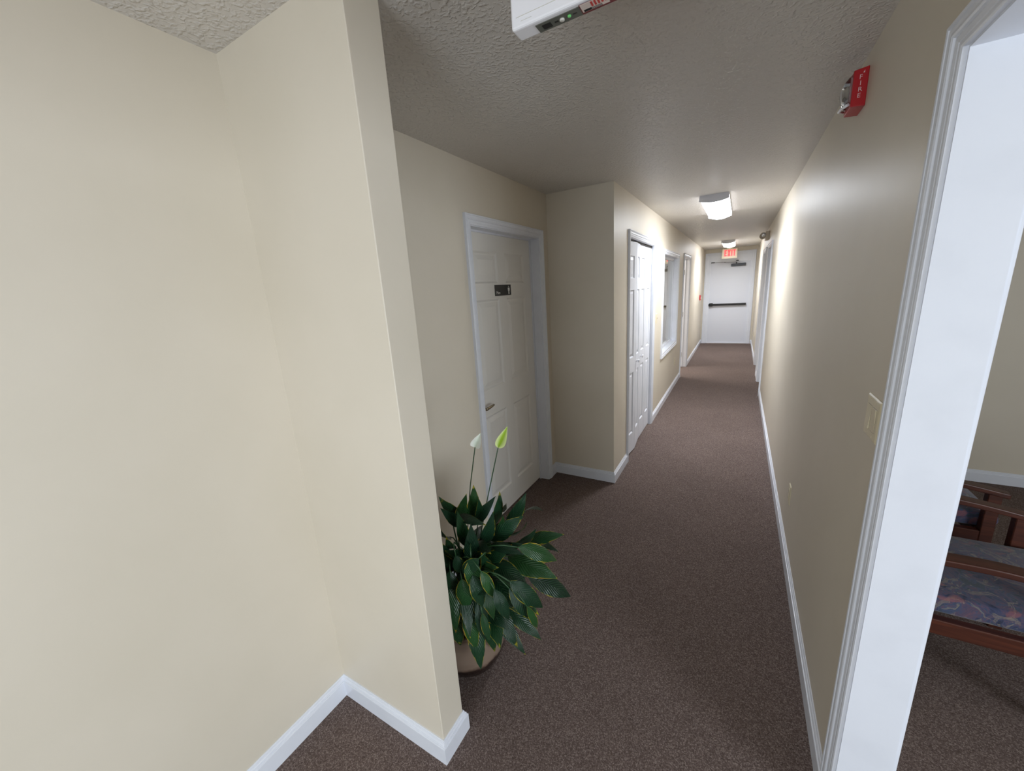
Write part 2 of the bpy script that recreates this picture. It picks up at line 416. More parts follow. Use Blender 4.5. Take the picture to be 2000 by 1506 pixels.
def panel_leaf(name, T, u0, u1, z0, z1, d0, thick, panels, material, parent=None):
    """door leaf with raised-and-fielded panels (ua,ub,za,zb) pressed into the face at depth d0"""
    b = MB()
    us = sorted({u0, u1, *[c for p in panels for c in p[:2]]}); zs = sorted({z0, z1, *[c for p in panels for c in p[2:]]})
    for i in range(len(us)-1):
        for j in range(len(zs)-1):
            cu, cz = (us[i]+us[i+1])/2, (zs[j]+zs[j+1])/2
            if any(p[0] < cu < p[1] and p[2] < cz < p[3] for p in panels): continue
            b.poly([T(us[i], zs[j], d0), T(us[i+1], zs[j], d0), T(us[i+1], zs[j+1], d0), T(us[i], zs[j+1], d0)])
    for (a, c, e, g) in panels:
        k = min(1.0, (c-a)/0.2)
        rings = [(0, 0), (0.004*k, -0.003), (0.012*k, -0.0095), (0.022*k, -0.0095), (0.026*k, -0.0085), (0.052*k, -0.0022)]
        R = [[T(a+t, e+t, d0+d), T(c-t, e+t, d0+d), T(c-t, g-t, d0+d), T(a+t, g-t, d0+d)] for t, d in rings]
        b.grid(R, True, False)
        b.poly(R[-1])
    bk = d0 - thick
    b.poly([T(u0, z0, bk), T(u1, z0, bk), T(u1, z1, bk), T(u0, z1, bk)])
    for q in (((u0,z0),(u1,z0)), ((u1,z0),(u1,z1)), ((u1,z1),(u0,z1)), ((u0,z1),(u0,z0))):
        b.poly([T(*q[0], d0), T(*q[1], d0), T(*q[1], bk), T(*q[0], bk)])
    b.weld(1e-5)
    return b.build(name, M[material], parent)

def TL(X):  return lambda u, z, d: (X + d, u, z)          # wall facing +x
def TR(X):  return lambda u, z, d: (X - d, u, z)          # wall facing -x
def TE(Y):  return lambda u, z, d: (u, Y - d, z)          # wall facing -y

def text_mesh(name, txt, size, T, u, z, d, mt, parent, flip=False, depth=0.0006, sx=1.0):
    cu = bpy.data.curves.new(name, 'FONT'); cu.body = txt; cu.size = size; cu.extrude = depth/2
    cu.resolution_u = 3
    tmp = bpy.data.objects.new(name + '_curve', cu); COL.objects.link(tmp)
    dg = bpy.context.evaluated_depsgraph_get(); me = bpy.data.meshes.new_from_object(tmp.evaluated_get(dg))
    bpy.data.objects.remove(tmp); bpy.data.curves.remove(cu)
    for v in me.vertices:
        x, y, zz = v.co
        v.co = Vector(T(u + (-x if flip else x)*sx, z + y, d + zz))
    me.materials.clear(); me.materials.append(mt); me.name = name
    o = bpy.data.objects.new(name, me); COL.objects.link(o); o.parent = parent
    return o

# ------------------------------------------------------------------ shell
OPN = dict(bath=(2.012, 2.930, 0.0, 2.088), closet=(3.616, 4.726, 0.0, 2.085), win=(5.415, 6.715, 0.765, 2.033),
           side=(7.475, 8.395, 0.0, 2.085), ra=(6.515, 7.365, 0.0, 2.085), rb=(7.905, 8.815, 0.0, 2.085),
           room=(-2.10, 1.190, 0.0, 2.088))
def hole(k, t=0.018):
    a, b_, c, d = OPN[k]; return (a-t, b_+t, c if c == 0 else c-t, d+t)

b = MB(); b.box((-4.2, YB-0.2, -0.12), (4.3, YE+0.3, 0.0)); tag(b.build('floor', M['carpet']), 'dark brown speckled loop carpet running through the hallway and waiting room', 'floor', kind='structure')
b = MB(); b.box((-4.2, YB-0.2, H), (4.3, YE+0.3, H+0.12)); tag(b.build('ceiling', M['ceiling']), 'off-white knockdown textured ceiling above the hallway', 'ceiling', kind='structure')
wall_slab('wall_left', 'x', XL-WT, XL, YB, YA+WT, [hole('bath')], 'beige painted wall at far left that holds the restroom door beyond the stub wall')
b = MB(); b.box((XL-0.02, YS0, 0), (XS, YS1, H))
b.weld(); bmesh.ops.recalc_face_normals(b.bm, faces=b.bm.faces)
es = [e for e in b.bm.edges if abs(e.verts[0].co.x - XS) < 1e-4 and abs(e.verts[1].co.x - XS) < 1e-4 and abs(e.verts[0].co.z - e.verts[1].co.z) > 1]
bmesh.ops.bevel(b.bm, geom=es, offset=0.0025, segments=2, profile=0.5, affect='EDGES')
tag(b.build('wall_stub', M['wall']), 'short beige stub wall jutting out beside the potted plant', 'wall', kind='structure')
wall_slab('wall_alcove', 'y', YA, YA+WT, XL, XH-WT, [], 'shaded beige wall return just past the restroom door')
wh = wall_slab('wall_hall_left', 'x', XH-WT, XH, YA, YE, [hole('closet'), hole('win'), hole('side')], 'beige left hallway wall with closet doors, window and far doorway')
wall_slab('wall_right', 'x', XR, XR+WT, YB, YE, [hole('room'), hole('ra'), hole('rb')], 'long beige right hallway wall with switch, outlet and red fire strobe')
wall_slab('wall_end', 'y', YE, YE+WT, XH-WT-0.3, XR+WT+0.3, [(-0.748, 0.222, 0.0, 2.262)], 'beige wall around the exit door at the end of the hallway')
wall_slab('wall_waiting_room', 'y', 4.235, 4.235+WT, XR+WT, 4.2, [], 'beige far wall of the waiting room behind the chairs')
wall_slab('wall_waiting_room_side', 'x', 3.6, 3.6+WT, YB, 4.235, [(-1.65, 0.05, 0.45, 2.05)], 'beige side wall of the waiting room')
wall_slab('wall_entrance', 'y', YB-WT, YB, XL-WT, 3.6+WT, [(-1.1, 0.4, 0.05, 2.1)], 'beige wall with glazed entrance behind the viewer')
# rooms behind the left hallway wall and the shallow closet
wall_slab('wall_office_back', 'x', -3.6-WT, -3.6, 4.8, 11.78, [], 'back wall of the rooms left of the hallway')
wall_slab('wall_office_near', 'y', 4.86, 4.86+0.06, -3.6, XH-WT, [], 'near wall of the office behind the window')
wall_slab('wall_office_far', 'y', 7.1, 7.1+WT, -3.6, XH-WT, [], 'partition between office and side room')
wall_slab('wall_side_room_far', 'y', 9.2, 9.2+WT, -3.6, XH-WT, [], 'far wall of the side room left of the hallway')
wall_slab('wall_closet_back', 'x', -1.60, -1.56, 3.3, 4.86, [], 'back wall inside the hallway closet')

# baseboards (room on the left of the path direction)
baseboard('baseboard_left', [(XH, OPN['closet'][0]-0.064), (XH, YA), (XL, YA), (XL, OPN['bath'][1]+0.064)], 'white baseboard wrapping the shaded corner past the restroom door')
baseboard('baseboard_alcove', [(XL, OPN['bath'][0]-0.064), (XL, YS1), (XS, YS1), (XS, YS0), (XL, YS0), (XL, YB)], 'white baseboard wrapping the stub wall and near left wall')
baseboard('baseboard_hall_left', [(XH, OPN['side'][0]-0.064), (XH, OPN['closet'][1]+0.064)], 'white baseboard under the hallway window')
baseboard('baseboard_hall_far_left', [(-0.748+0.057-0.147, YE), (XH, YE), (XH, OPN['side'][1]+0.064)], 'short white baseboard at the far left near the exit door')
baseboard('baseboard_right', [(XR, OPN['room'][1]+0.064), (XR, OPN['ra'][0]-0.064)], 'long white baseboard along the right hallway wall')
baseboard('baseboard_right_between', [(XR, OPN['ra'][1]+0.064), (XR, OPN['rb'][0]-0.064)], 'short white baseboard between the two far right doors')
baseboard('baseboard_right_far', [(XR, OPN['rb'][1]+0.064), (XR, YE), (0.312, YE)], 'white baseboard at the far right beside the exit door')
baseboard('baseboard_waiting_room', [(3.6, YB), (3.6, 4.235), (XR+WT, 4.235), (XR+WT, 1.262)], 'white baseboard behind the waiting room chairs')
baseboard('baseboard_right_near', [(XR, YB), (XR, OPN['room'][0]-0.064)], 'white baseboard behind the viewer on the right')

# ------------------------------------------------------------------ doors
# 1: restroom door
T = TL(XL); a, c, _, zt = OPN['bath']
u0, u1 = a+0.003, c-0.003; dz = -0.080
w0 = 0.118; pw = (u1-u0-2*w0-0.105)/2
pa, pb, pc, pd = u0+w0, u0+w0+pw, u1-w0-pw, u1-w0
pan = [(x0, x1, z0, z1) for x0, x1 in ((pa, pb), (pc, pd)) for z0, z1 in ((0.20, 0.838), (1.030, 1.650), (1.758, 1.964))]
d1 = panel_leaf('door_1', T, u0, u1, 0.012, zt-0.004, dz, 0.035, pan, 'door')
tag(d1, 'white six-panel restroom door in the shaded recess left', 'door', kind='structure')
casing('door_casing', T, a, c, zt, d1); jamb('door_jamb', T, a, c, zt, WT, d1, stop_at=(dz+0.012, dz+0.0005))
def lever(T, u, z, d, parent, direction=1, name='lever_handle'):
    b = MB()
    def C(r, h0, h1, n=24):
        rows = []
        for hh, rr in ((h0, r), (h1*0.7+h0*0.3, r), (h1, r*0.86)):
            rows.append([T(u + rr*math.cos(2*math.pi*k/n), z + rr*math.sin(2*math.pi*k/n), hh) for k in range(n)])
        b.grid(rows, True, True, 0, True)
    C(0.031, d, d+0.010); C(0.011, d+0.010, d+0.050, 16)
    pts = [(0.0, 0.0, 0.048), (0.02, 0.001, 0.052), (0.06, 0.003, 0.050), (0.095, 0.004, 0.046), (0.112, 0.002, 0.042)]
    rows = []
    for (x, zz, dd), hw in zip(pts, (0.011, 0.0115, 0.010, 0.009, 0.006)):
        rows.append([T(u + direction*x, z + zz + hw*math.cos(2*math.pi*k/10), d + dd + 0.006*math.sin(2*math.pi*k/10)) for k in range(10)])
    b.grid(rows, True, True, 0, True)
    return b.build(name, M['nickel'], parent)
lever(T, u0+0.058, 0.925, dz, d1)

# 2: folding closet doors
T = TL(XH); a, c, _, zt = OPN['closet']
root = thing('door_2', (0, 0, 0), 'white four-leaf bifold closet doors with small round knobs', 'door', kind='structure')
casing('door_casing', T, a, c, zt, root); jamb('door_jamb', T, a, c, zt, WT, root)
b = MB(); b.box((XH-0.045, a, zt-0.022), (XH-0.018, c, zt)); b.build('door_track', M['shade_dark'], root)
LW = (c-a-0.008)/4
def leaf_T(px, py, ang):
    ca, sa = math.cos(ang), math.sin(ang)      # direction of u in xy: (sin, cos)
    return lambda u, z, d: (px + sa*u + ca*d, py + ca*u - sa*d, z)
fold = math.radians(5.0)
xb = XH - 0.022
lf = [(xb, a+0.003, fold)]
lf.append((xb + math.sin(fold)*LW, a+0.003 + math.cos(fold)*LW + 0.001, -fold))
lf.append((xb, a+0.006+2*LW*math.cos(fold), 0.0)); lf.append((xb, a+0.009+3*LW, 0.0))
lf[2] = (xb, c-0.003-2*LW-0.002, 0.0); lf[3] = (xb, c-0.003-LW, 0.0)
for k, (px, py, an) in enumerate(lf):
    TT = leaf_T(px, py, an)
    pn = [(0.065, LW-0.065, z0, z1) for z0, z1 in ((0.215, 0.850), (1.000, 1.640), (1.745, 1.945))]
    L = panel_leaf('door_leaf', TT, 0.002, LW-0.002, 0.016, 2.066, 0.0, 0.030, pn, 'trim', root)
    if k in (1, 2):
        b = MB(); n = 16; uu = 0.045 if k == 1 else 0.045
        rows = []
        for hh, rr in ((0.0, 0.010), (0.002, 0.010), (0.004, 0.007), (0.014, 0.006), (0.018, 0.012), (0.024, 0.0165), (0.030, 0.0155), (0.034, 0.009), (0.035, 0.002)):
            rows.append([TT(uu + rr*math.cos(2*math.pi*q/n), 0.942 + rr*math.sin(2*math.pi*q/n), hh) for q in range(n)])
        b.grid(rows, True, True, 0, True); b.build('door_knob', M['white_plastic'], L)

# 3: open side room doorway, leaf swung in
T = TL(XH); a, c, _, zt = OPN['side']
root = thing('door_3', (0, 0, 0), 'open white-framed doorway past the hallway window', 'door', kind='structure')
casing('door_casing', T, a, c, zt, root); jamb('door_jamb', T, a, c, zt, WT, root, stop_at=(-0.066, -0.078))
for z in (0.25, 1.05, 1.85):
    b = MB(); b.box((XH-WT+0.003, c-0.003, z-0.045), (XH-0.082, c+0.001, z+0.045)); b.tube([(XH-WT-0.004, c-0.004, z-0.045), (XH-WT-0.004, c-0.004, z+0.045)], 0.006, 10)
    b.build('hinge', M['grey_metal'], root)
TT = leaf_T(XH-WT-0.012, c-0.006, 0)
b = MB(); b.box((XH-WT-0.012-0.90, c+0.030, 0.012), (XH-WT-0.012, c+0.065, 2.075)); b.build('door_leaf', M['door'], root)

# 4, 5: the two closed doors on the right
for k, lab in (('ra', 'nearer white door frame on the far right hallway wall'), ('rb', 'farther white door frame on the right hallway wall')):
    T = TR(XR); a, c, _, zt = OPN[k]
    pan = []
    wv = (c-a-0.006-2*0.11-0.10)/2
    for x0 in (a+0.113, c-0.113-wv): pan += [(x0, x0+wv, z0, z1) for z0, z1 in ((0.20, 0.838), (1.030, 1.650), (1.758, 1.964))]
    L = panel_leaf('door_4' if k == 'ra' else 'door_5', T, a+0.003, c-0.003, 0.012, zt-0.004, -0.080, 0.035, pan, 'door')
    tag(L, lab, 'door', kind='structure')
    casing('door_casing', T, a, c, zt, L); jamb('door_jamb', T, a, c, zt, WT, L, stop_at=(-0.068, -0.0795))
    lever(T, a+0.06, 0.925, -0.080, L, 1)

# 6: exit door at the end
T = TE(YE)
root = thing('door_6', (0, 0, 0), 'flat white exit door with black push bar at the hallway end', 'door', kind='structure')
b = MB(); b.box((-0.697, YE+0.030, 0.014), (0.202, YE+0.075, 2.096)); b.bevel(0.002, 1); b.build('door_leaf', M['exit_door'], root)
casing('door_casing', T, -0.742, 0.214, 2.255, root, w=1.40)
b = MB()
for (x0, x1, z0, z1) in ((-0.748, -0.704, 0.0, 2.262), (0.204, 0.222, 0.0, 2.262), (-0.704, 0.204, 2.102, 2.262)):
    b.box((x0, YE-0.002, z0), (x1, YE+WT, z1))
for (x0, x1, z0, z1) in ((-0.704, -0.690, 0.0, 2.102), (0.192, 0.204, 0.0, 2.102), (-0.690, 0.192, 2.088, 2.102)):
    b.box((x0, YE+0.012, z0), (x1, YE+0.028, z1))
b.build('door_frame', M['trim'], root)
b = MB(); b.box((-0.704, YE-0.001, 0.0), (0.210, YE+0.08, 0.013)); b.build('threshold', M['white_plastic'], root)
b = MB(); b.box((-0.600, YE-0.035, 1.000), (0.160, YE-0.008, 1.052)); b.bevel(0.006, 2)
b.box((-0.595, YE-0.045, 1.008), (-0.16, YE-0.030, 1.046)); b.box((0.130, YE-0.030, 1.004), (0.160, YE+0.030, 1.048)); pb_ = b.build('push_bar', M['black'], root)
b = MB(); b.box((-0.682, YE-0.050, 0.985), (-0.600, YE+0.030, 1.070)); b.bevel(0.008, 2); b.box((-0.700, YE-0.020, 1.005), (-0.680, YE+0.03, 1.050)); b.build('latch_case', M['black'], pb_)
b = MB(); b.box((-0.232, YE-0.030, 1.975), (0.090, YE+0.030, 2.042)); b.bevel(0.004, 2); cl = b.build('door_closer', M['black_metal'], root)
b = MB(); b.tube([(-0.115, YE-0.006, 2.040), (-0.115, YE-0.006, 2.078)], 0.010, 10)
b.prism([(-0.125, YE-0.014, 2.074), (-0.105, YE-0.014, 2.074), (-0.360, YE-0.170, 2.074), (-0.380, YE-0.158, 2.074)], (0, 0, 0.008))
b.prism([(-0.380, YE-0.172, 2.082), (-0.360, YE-0.172, 2.082), (-0.640, YE-0.012, 2.098), (-0.665, YE-0.012, 2.098)], (0, 0, 0.008))
b.box((-0.690, YE-0.016, 2.090), (-0.610, YE-0.001, 2.114)); b.build('closer_arm', M['black_metal'], cl)
b = MB(); b.box((-0.13, YE-0.012, 2.100), (-0.07, YE-0.001, 2.125)); b.build('closer_bracket', M['black_metal'], cl)

# waiting-room cased opening
T = TR(XR); a, c, _, zt = OPN['room']
root = thing('trim_1', (0, 0, 0), 'wide white casing and jamb around the waiting room opening', 'door frame', kind='structure')
casing('opening_casing', T, a, c, zt, root, w=1.02)
TB = lambda u, z, d: (XR+WT+d, u, z)
casing('opening_casing', TB, a, c, zt, root, w=1.02)
j = jamb('opening_jamb', T, a, c, zt, WT, root)

# window on the left hallway wall
T = TL(XH); a, c, zb, zt = OPN['win']
root = thing('window_1', (0, 0, 0), 'white-framed interior office window on the left hallway wall', 'window', kind='structure')
casing('window_casing', T, a, c, zt, root, z0=zb, closed=True)
jamb('window_frame', T, a, c, zt, WT, root, z0=zb, sill=True)
b = MB()
g0, g1 = -0.055, -0.085
for (x0, x1, z0, z1) in ((a, a+0.035, zb, zt), (c-0.035, c, zb, zt), (a+0.035, c-0.035, zb, zb+0.035), (a+0.035, c-0.035, zt-0.035, zt)):
    b.box((XH+g0, x0, z0), (XH+g1, x1, z1))
b.build('window_sash', M['trim'], root)
b = MB(); b.box((XH-0.067, a+0.033, zb+0.033), (XH-0.073, c-0.033, zt-0.033)); b.build('window_pane', M['glass'], root)

# entrance and waiting room windows behind the viewer (frames only, daylight enters here)
for nm, (x0, x1, z0, z1), lab in (('window_2', (-1.1, 0.4, 0.05, 2.1), 'glazed entrance behind the viewer'),):
    b = MB()
    for q in ((x0, x0+0.05, z0, z1), (x1-0.05, x1, z0, z1), (x0+0.05, x1-0.05, z0, z0+0.05), (x0+0.05, x1-0.05, z1-0.05, z1), ((x0+x1)/2-0.02, (x0+x1)/2+0.02, z0+0.05, z1-0.05)):
        b.box((q[0], YB-0.035, q[2]), (q[1], YB+0.004, q[3]))
    tag(b.build(nm, M['trim']), lab, 'window', kind='structure')
b = MB()
for q in ((-1.65, -1.60, 0.45, 2.05), (0.0, 0.05, 0.45, 2.05), (-1.60, 0.0, 0.45, 0.50), (-1.60, 0.0, 2.00, 2.05), (-0.82, -0.78, 0.50, 2.00)):
    b.box((3.596, q[0], q[2]), (3.63, q[1], q[3]))
tag(b.build('window_3', M['trim']), 'waiting room side window to the right of the viewer', 'window', kind='structure')

# ------------------------------------------------------------------ restroom sign on door 1
T = TL(XL-0.080)
sy0, sy1, sz0, sz1 = 2.362, 2.588, 1.670, 1.746
rs = thing('restroom_sign', T(2.475, 1.708, 0), 'small black Men restroom sign with white figure on the six-panel door', 'sign')
O = Vector(rs.location)
def shift(f): return lambda u, z, d: tuple(Vector(f(u, z, d)) - O)
TS = shift(T)
b = MB(); p, q = TS(sy0, sz0, 0.0), TS(sy1, sz1, 0.003); b.box(p, q); b.bevel(0.0012, 1); b.build('sign_plate', M['black'], rs)
text_mesh('sign_text', 'Men', 0.030, TS, sy0+0.018, sz0+0.012, 0.0033, M['white_print'], rs)
b = MB()
fx, fz = sy1-0.034, sz0+0.008
def fp(pts): b.prism([TS(fx+x, fz+z, 0.003) for x, z in pts], Vector(TS(0, 0, 0.0008)) - Vector(TS(0, 0, 0)))
fp([(0.0045*math.cos(t*math.pi/6), 0.054+0.0045*math.sin(t*math.pi/6)) for t in range(12)])
fp([(-0.011, 0.046), (0.011, 0.046), (0.0125, 0.043), (0.0125, 0.024), (0.009, 0.024), (0.009, 0.039), (0.0075, 0.039), (0.0065, 0.0), (0.001, 0.0), (0.0, 0.022), (-0.001, 0.0), (-0.0065, 0.0), (-0.0075, 0.039), (-0.009, 0.039), (-0.009, 0.024), (-0.0125, 0.024), (-0.0125, 0.043)])
b.build('pictogram', M['white_print'], rs)
b = MB()
x0, x1, z0, z1 = sy1-0.058, sy1-0.010, sz0+0.004, sz1-0.004
b.grid([[TS(x0+t, z0+t, d), TS(x1-t, z0+t, d), TS(x1-t, z1-t, d), TS(x0+t, z1-t, d)] for t, d in ((0, 0.003), (0, 0.0036), (0.0012, 0.0036), (0.0012, 0.003))], True, False)
b.build('sign_border', M['black_metal'], rs)

# ------------------------------------------------------------------ ceiling lights
def ceiling_light(loc, label):
    root = thing('ceiling_light', loc, label, 'ceiling light', 'wraparound hallway ceiling lights')
    W, Lg = 0.245, 1.225
    n = 14
    def arc(dz=0.0, k=1.0, side=0.043, mid=0.074):
        r = []
        for i in range(n+1):
            t = i/n*2-1
            r.append((t*W/2*k, -(side + (mid-side)*(1-t*t)) + dz))
        return r
    b = MB()
    b.grid([[(x, y, z) for x, z in arc(0.0, 0.90)] for y in (0.022, Lg-0.022)], False, True)
    # rolled sides of the diffuser
    for sgn in (-1, 1):
        b.poly([(sgn*W*0.45, 0.022, -0.043), (sgn*W*0.45, Lg-0.022, -0.043), (sgn*W*0.485, Lg-0.022, -0.016), (sgn*W*0.485, 0.022, -0.016)], True, 1)
    b.weld(1e-4)
    b.build('diffuser', [M['lens'], M['lens_side']], root)
    b = MB(); b.box((-W/2+0.002, 0.022, -0.015), (W/2-0.002, Lg-0.022, 0.0)); b.build('housing', M['lamp_metal'], root)
    for y0, y1 in ((0.0, 0.022), (Lg-0.022, Lg)):
        b = MB(); pr = [(x, y0, z) for x, z in arc(-0.004, 1.0, 0.043, 0.064)] + [(W/2*0.97, y0, 0.0), (-W/2*0.97, y0, 0.0)]
        b.prism(pr, (0, y1-y0, 0)); b.build('end_cap', M['lamp_metal'], root)
    d = bpy.data.lights.new('lamp_light', 'AREA'); d.shape = 'RECTANGLE'; d.size = 0.2; d.size_y = 1.1; d.energy = 16; d.color = (0.90, 0.94, 1.0); d.spread = math.radians(150)
    l = bpy.data.objects.new('lamp_light', d); COL.objects.link(l); l.parent = root; l.location = (0, Lg/2, -0.078)
    return root
ceiling_light((-0.258, 4.24, H), 'lit wraparound ceiling light nearer the viewer, large in the mid hallway')
ceiling_light((-0.268, 9.38, H), 'small lit wraparound ceiling light farther away, just before the exit sign')

# ------------------------------------------------------------------ exit signs
def strokes_exit(b, W, Hh, y, t, th=0.0012, scale=1.0, mi=0):
    # letters E X I T inside a box W x Hh centred at x=0,z=0; drawn on plane y facing -y
    lw = W*0.19; gap = W*0.055; x = -W*0.395; h2 = Hh*0.5
    def q(pts): b.prism([(p[0], y, p[1]) for p in pts], (0, -th, 0), mi)
    def r(x0, z0, x1, z1): q([(x0, z0), (x1, z0), (x1, z1), (x0, z1)])
    r(x, -h2, x+t, h2); r(x+t, -h2, x+lw, -h2+t); r(x+t, h2-t, x+lw, h2); r(x+t, -t/2, x+lw*0.88, t/2)
    x += lw+gap; lx = lw*1.15
    q([(x, -h2), (x+t*1.15, -h2), (x+lx, h2), (x+lx-t*1.15, h2)])
    q([(x+lx-t*1.15, -h2), (x+lx, -h2), (x+lx/2+t*0.62, -t*0.2), (x+lx/2, -t*0.9)]); q([(x, h2), (x+lx/2-t*0.62, t*0.2), (x+lx/2, t*0.9), (x+t*1.15, h2)])
    x += lx+gap; r(x, -h2, x+t, h2); x += t+gap
    r(x, h2-t, x+lw, h2); r(x+lw/2-t/2, -h2, x+lw/2+t/2, h2-t)
def exit_sign(loc, W, Hh, D, label, body, two_faced_labels=False):
    root = thing('exit_sign', loc, label, 'exit sign', None)
    # loc = bottom front-left corner level; local x 0..W, y 0..D, z 0..Hh
    b = MB(); b.box((0, 0, 0), (W, D, Hh)); b.bevel(0.005, 3); b.build('sign_case', M[body], root)
    b = MB(); b.box((W*0.3, D*0.5-0.02, Hh-0.001), (W*0.7, D*0.5+0.02, H-loc[2])); b.build('canopy', M[body], root)
    def letters(y, th, mi_b, name):
        bb = MB(); strokes_exit(bb, W*0.86, Hh*0.62, 0.0, W*0.068, th)
        for v in bb.bm.verts: v.co = Vector((v.co.x + W/2, v.co.y + y, v.co.z + Hh*0.56))
        return bb.build(name, M['exit_red'], root)
    bb = MB(); strokes_exit(bb, W*0.86, Hh*0.62 + 0.012, 0.0, W*0.068 + 0.012, 0.0010)
    for v in bb.bm.verts: v.co = Vector((v.co.x + W/2 - 0.006, v.co.y, v.co.z + Hh*0.56))
    bb.build('letter_glow_panel', M['exit_glow'], root)
    letters(0.0, 0.0026, 0, 'exit_letters')
    return root
e1 = exit_sign((-0.424, 0.801, 2.19), 0.305, 0.20, 0.041, 'white exit sign hung overhead at the top edge with test button underneath', 'white_plastic')
W1 = 0.305
b = MB(); b.box((0.012, -0.0008, 0.018), (0.20, 0.0, 0.0188)); b.box((0.022, -0.0008, 0.010), (0.045, 0.0, 0.0104)); b.build('case_groove', M['button'], e1)
b = MB(); b.box((0.047, 0.011, -0.0012), (0.170, 0.036, 0.0002)); lb = b.build('test_label', M['label_dark'], e1)
b = MB(); b.lathe([(0.0048, -0.0010), (0.0048, -0.0035), (0.003, -0.0042), (0.0005, -0.0043)], (0.098, 0.0235, 0), 'Z', 16); b.build('test_button', M['button'], lb)
b = MB(); b.lathe([(0.0035, -0.0010), (0.0033, -0.0028), (0.0015, -0.0036), (0.0004, -0.0037)], (0.113, 0.0225, 0), 'Z', 14); b.build('status_light', M['led'], lb)
for x0, x1, y0, y1 in ((0.058, 0.076, 0.017, 0.031), (0.083, 0.090, 0.0215, 0.0255), (0.120, 0.128, 0.0215, 0.024)):
    b = MB(); b.box((x0, y0, -0.0016), (x1, y1, -0.001)); b.build('label_print', M['ink'], lb)
b = MB(); b.box((0.136, 0.007, -0.0015), (0.200, 0.035, -0.0011)); b.build('warning_backing', M['label_maroon'], lb)
b = MB(); b.box((0.138, 0.0075, -0.0019), (0.188, 0.030, -0.0014)); wl = b.build('warning_label', M['label_light'], lb)
b = MB()
for k in range(5): b.box((0.157+k*0.0062, 0.009, -0.0023), (0.1605+k*0.0062, 0.022, -0.0018))
b.build('warning_print', M['label_red'], e1)
b = MB()
for k in range(6): b.box((0.141, 0.0235+k*0.0010, -0.0023), (0.155+0.02*(k % 2), 0.0239+k*0.0010, -0.0018))
b.build('warning_small_print', M['ink'], e1)
b = MB(); b.box((0.222, 0.006, -0.0015), (0.285, 0.037, -0.0002)); b.build('black_label', M['label_black'], e1)

exit_sign((-0.433, 11.18, 2.155), 0.325, 0.225, 0.045, 'ivory exit sign with red letters above the door at the hallway end', 'sign_plastic')

# ------------------------------------------------------------------ fire strobe on the right wall
fs = thing('fire_alarm_strobe', (XR, 2.03, 2.266), 'red fire alarm strobe high on the right wall near the ceiling', 'fire alarm')
fw, fl, fh = 0.042, 0.112, 0.125      # out of wall, along y, height
b = MB(); b.prism([(0, 0, 0), (-fw, 0, 0.004), (-fw, 0, fh-0.006), (0, 0, fh)], (0, fl, 0)); b.bevel(0.002, 2); b.build('strobe_case', M['red'], fs)
TSF = lambda u, z, d: (-fw/2 + u, -d, z)
zz = 0.088
for ch in 'FIRE':
    text_mesh('letter', ch, 0.0205, TSF, -0.0055 + (0.003 if ch == 'I' else 0), zz, 0.0006, M['fire_white'], fs)
    zz -= 0.0195
b = MB(); b.prism([(-0.012, -0.0002, 0.106), (-0.017, -0.0002, 0.106), (-0.0125, -0.0002, 0.114)], (0, -0.001, 0)); b.build('mark', M['fire_white'], fs)
# clear strobe lens facing the hallway with its flash tube
b = MB(); rows = []
for i in range(9):
    t = i/8*math.pi; rows.append([(-fw - 0.026*math.sin(t)*math.sin(p)**0.6 - 0.0005, fl*0.5 - 0.040*math.cos(p), 0.066 - 0.046*math.cos(t)) for p in [math.pi*(k+0.001)/12.002 for k in range(13)]])
b.grid(rows); b.weld(1e-5); ln_ = b.build('strobe_lens', M['lens_clear'], fs)
b = MB(); b.box((-fw-0.004, 0.022, 0.026), (-fw, 0.090, 0.106)); b.build('reflector', M['chrome'], fs)
b = MB(); b.tube([(-fw-0.012, 0.056, 0.040), (-fw-0.012, 0.056, 0.092)], 0.003, 8); b.box((-fw-0.014, 0.050, 0.086), (-fw, 0.062, 0.094)); b.box((-fw-0.014, 0.050, 0.038), (-fw, 0.062, 0.044)); b.build('flash_tube', M['white_plastic'], fs)
b = MB(); b.tube([(-fw-0.004, 0.014, 0.018), (-fw-0.020, 0.036, 0.014), (-fw-0.022, 0.066, 0.014), (-fw-0.006, 0.096, 0.018)], 0.005, 8); b.build('lens_refraction_glint', M['white_plastic'], fs)  # white tube standing in for the bright refraction along the lens bottom

# manual pull station far left
ps = thing('fire_pull_station', (XH, 10.86, 1.20), 'tiny red fire alarm pull station on the left wall near the exit door', 'fire alarm')
b = MB(); b.box((0, -0.042, 0), (0.030, 0.042, 0.125)); b.bevel(0.004, 2); b.build('station_case', M['red'], ps)
b = MB(); b.box((0.030, -0.030, 0.030), (0.042, 0.030, 0.048)); b.box((0.030, -0.008, 0.048), (0.038, 0.008, 0.080)); b.build('pull_handle', M['white_print'], ps)
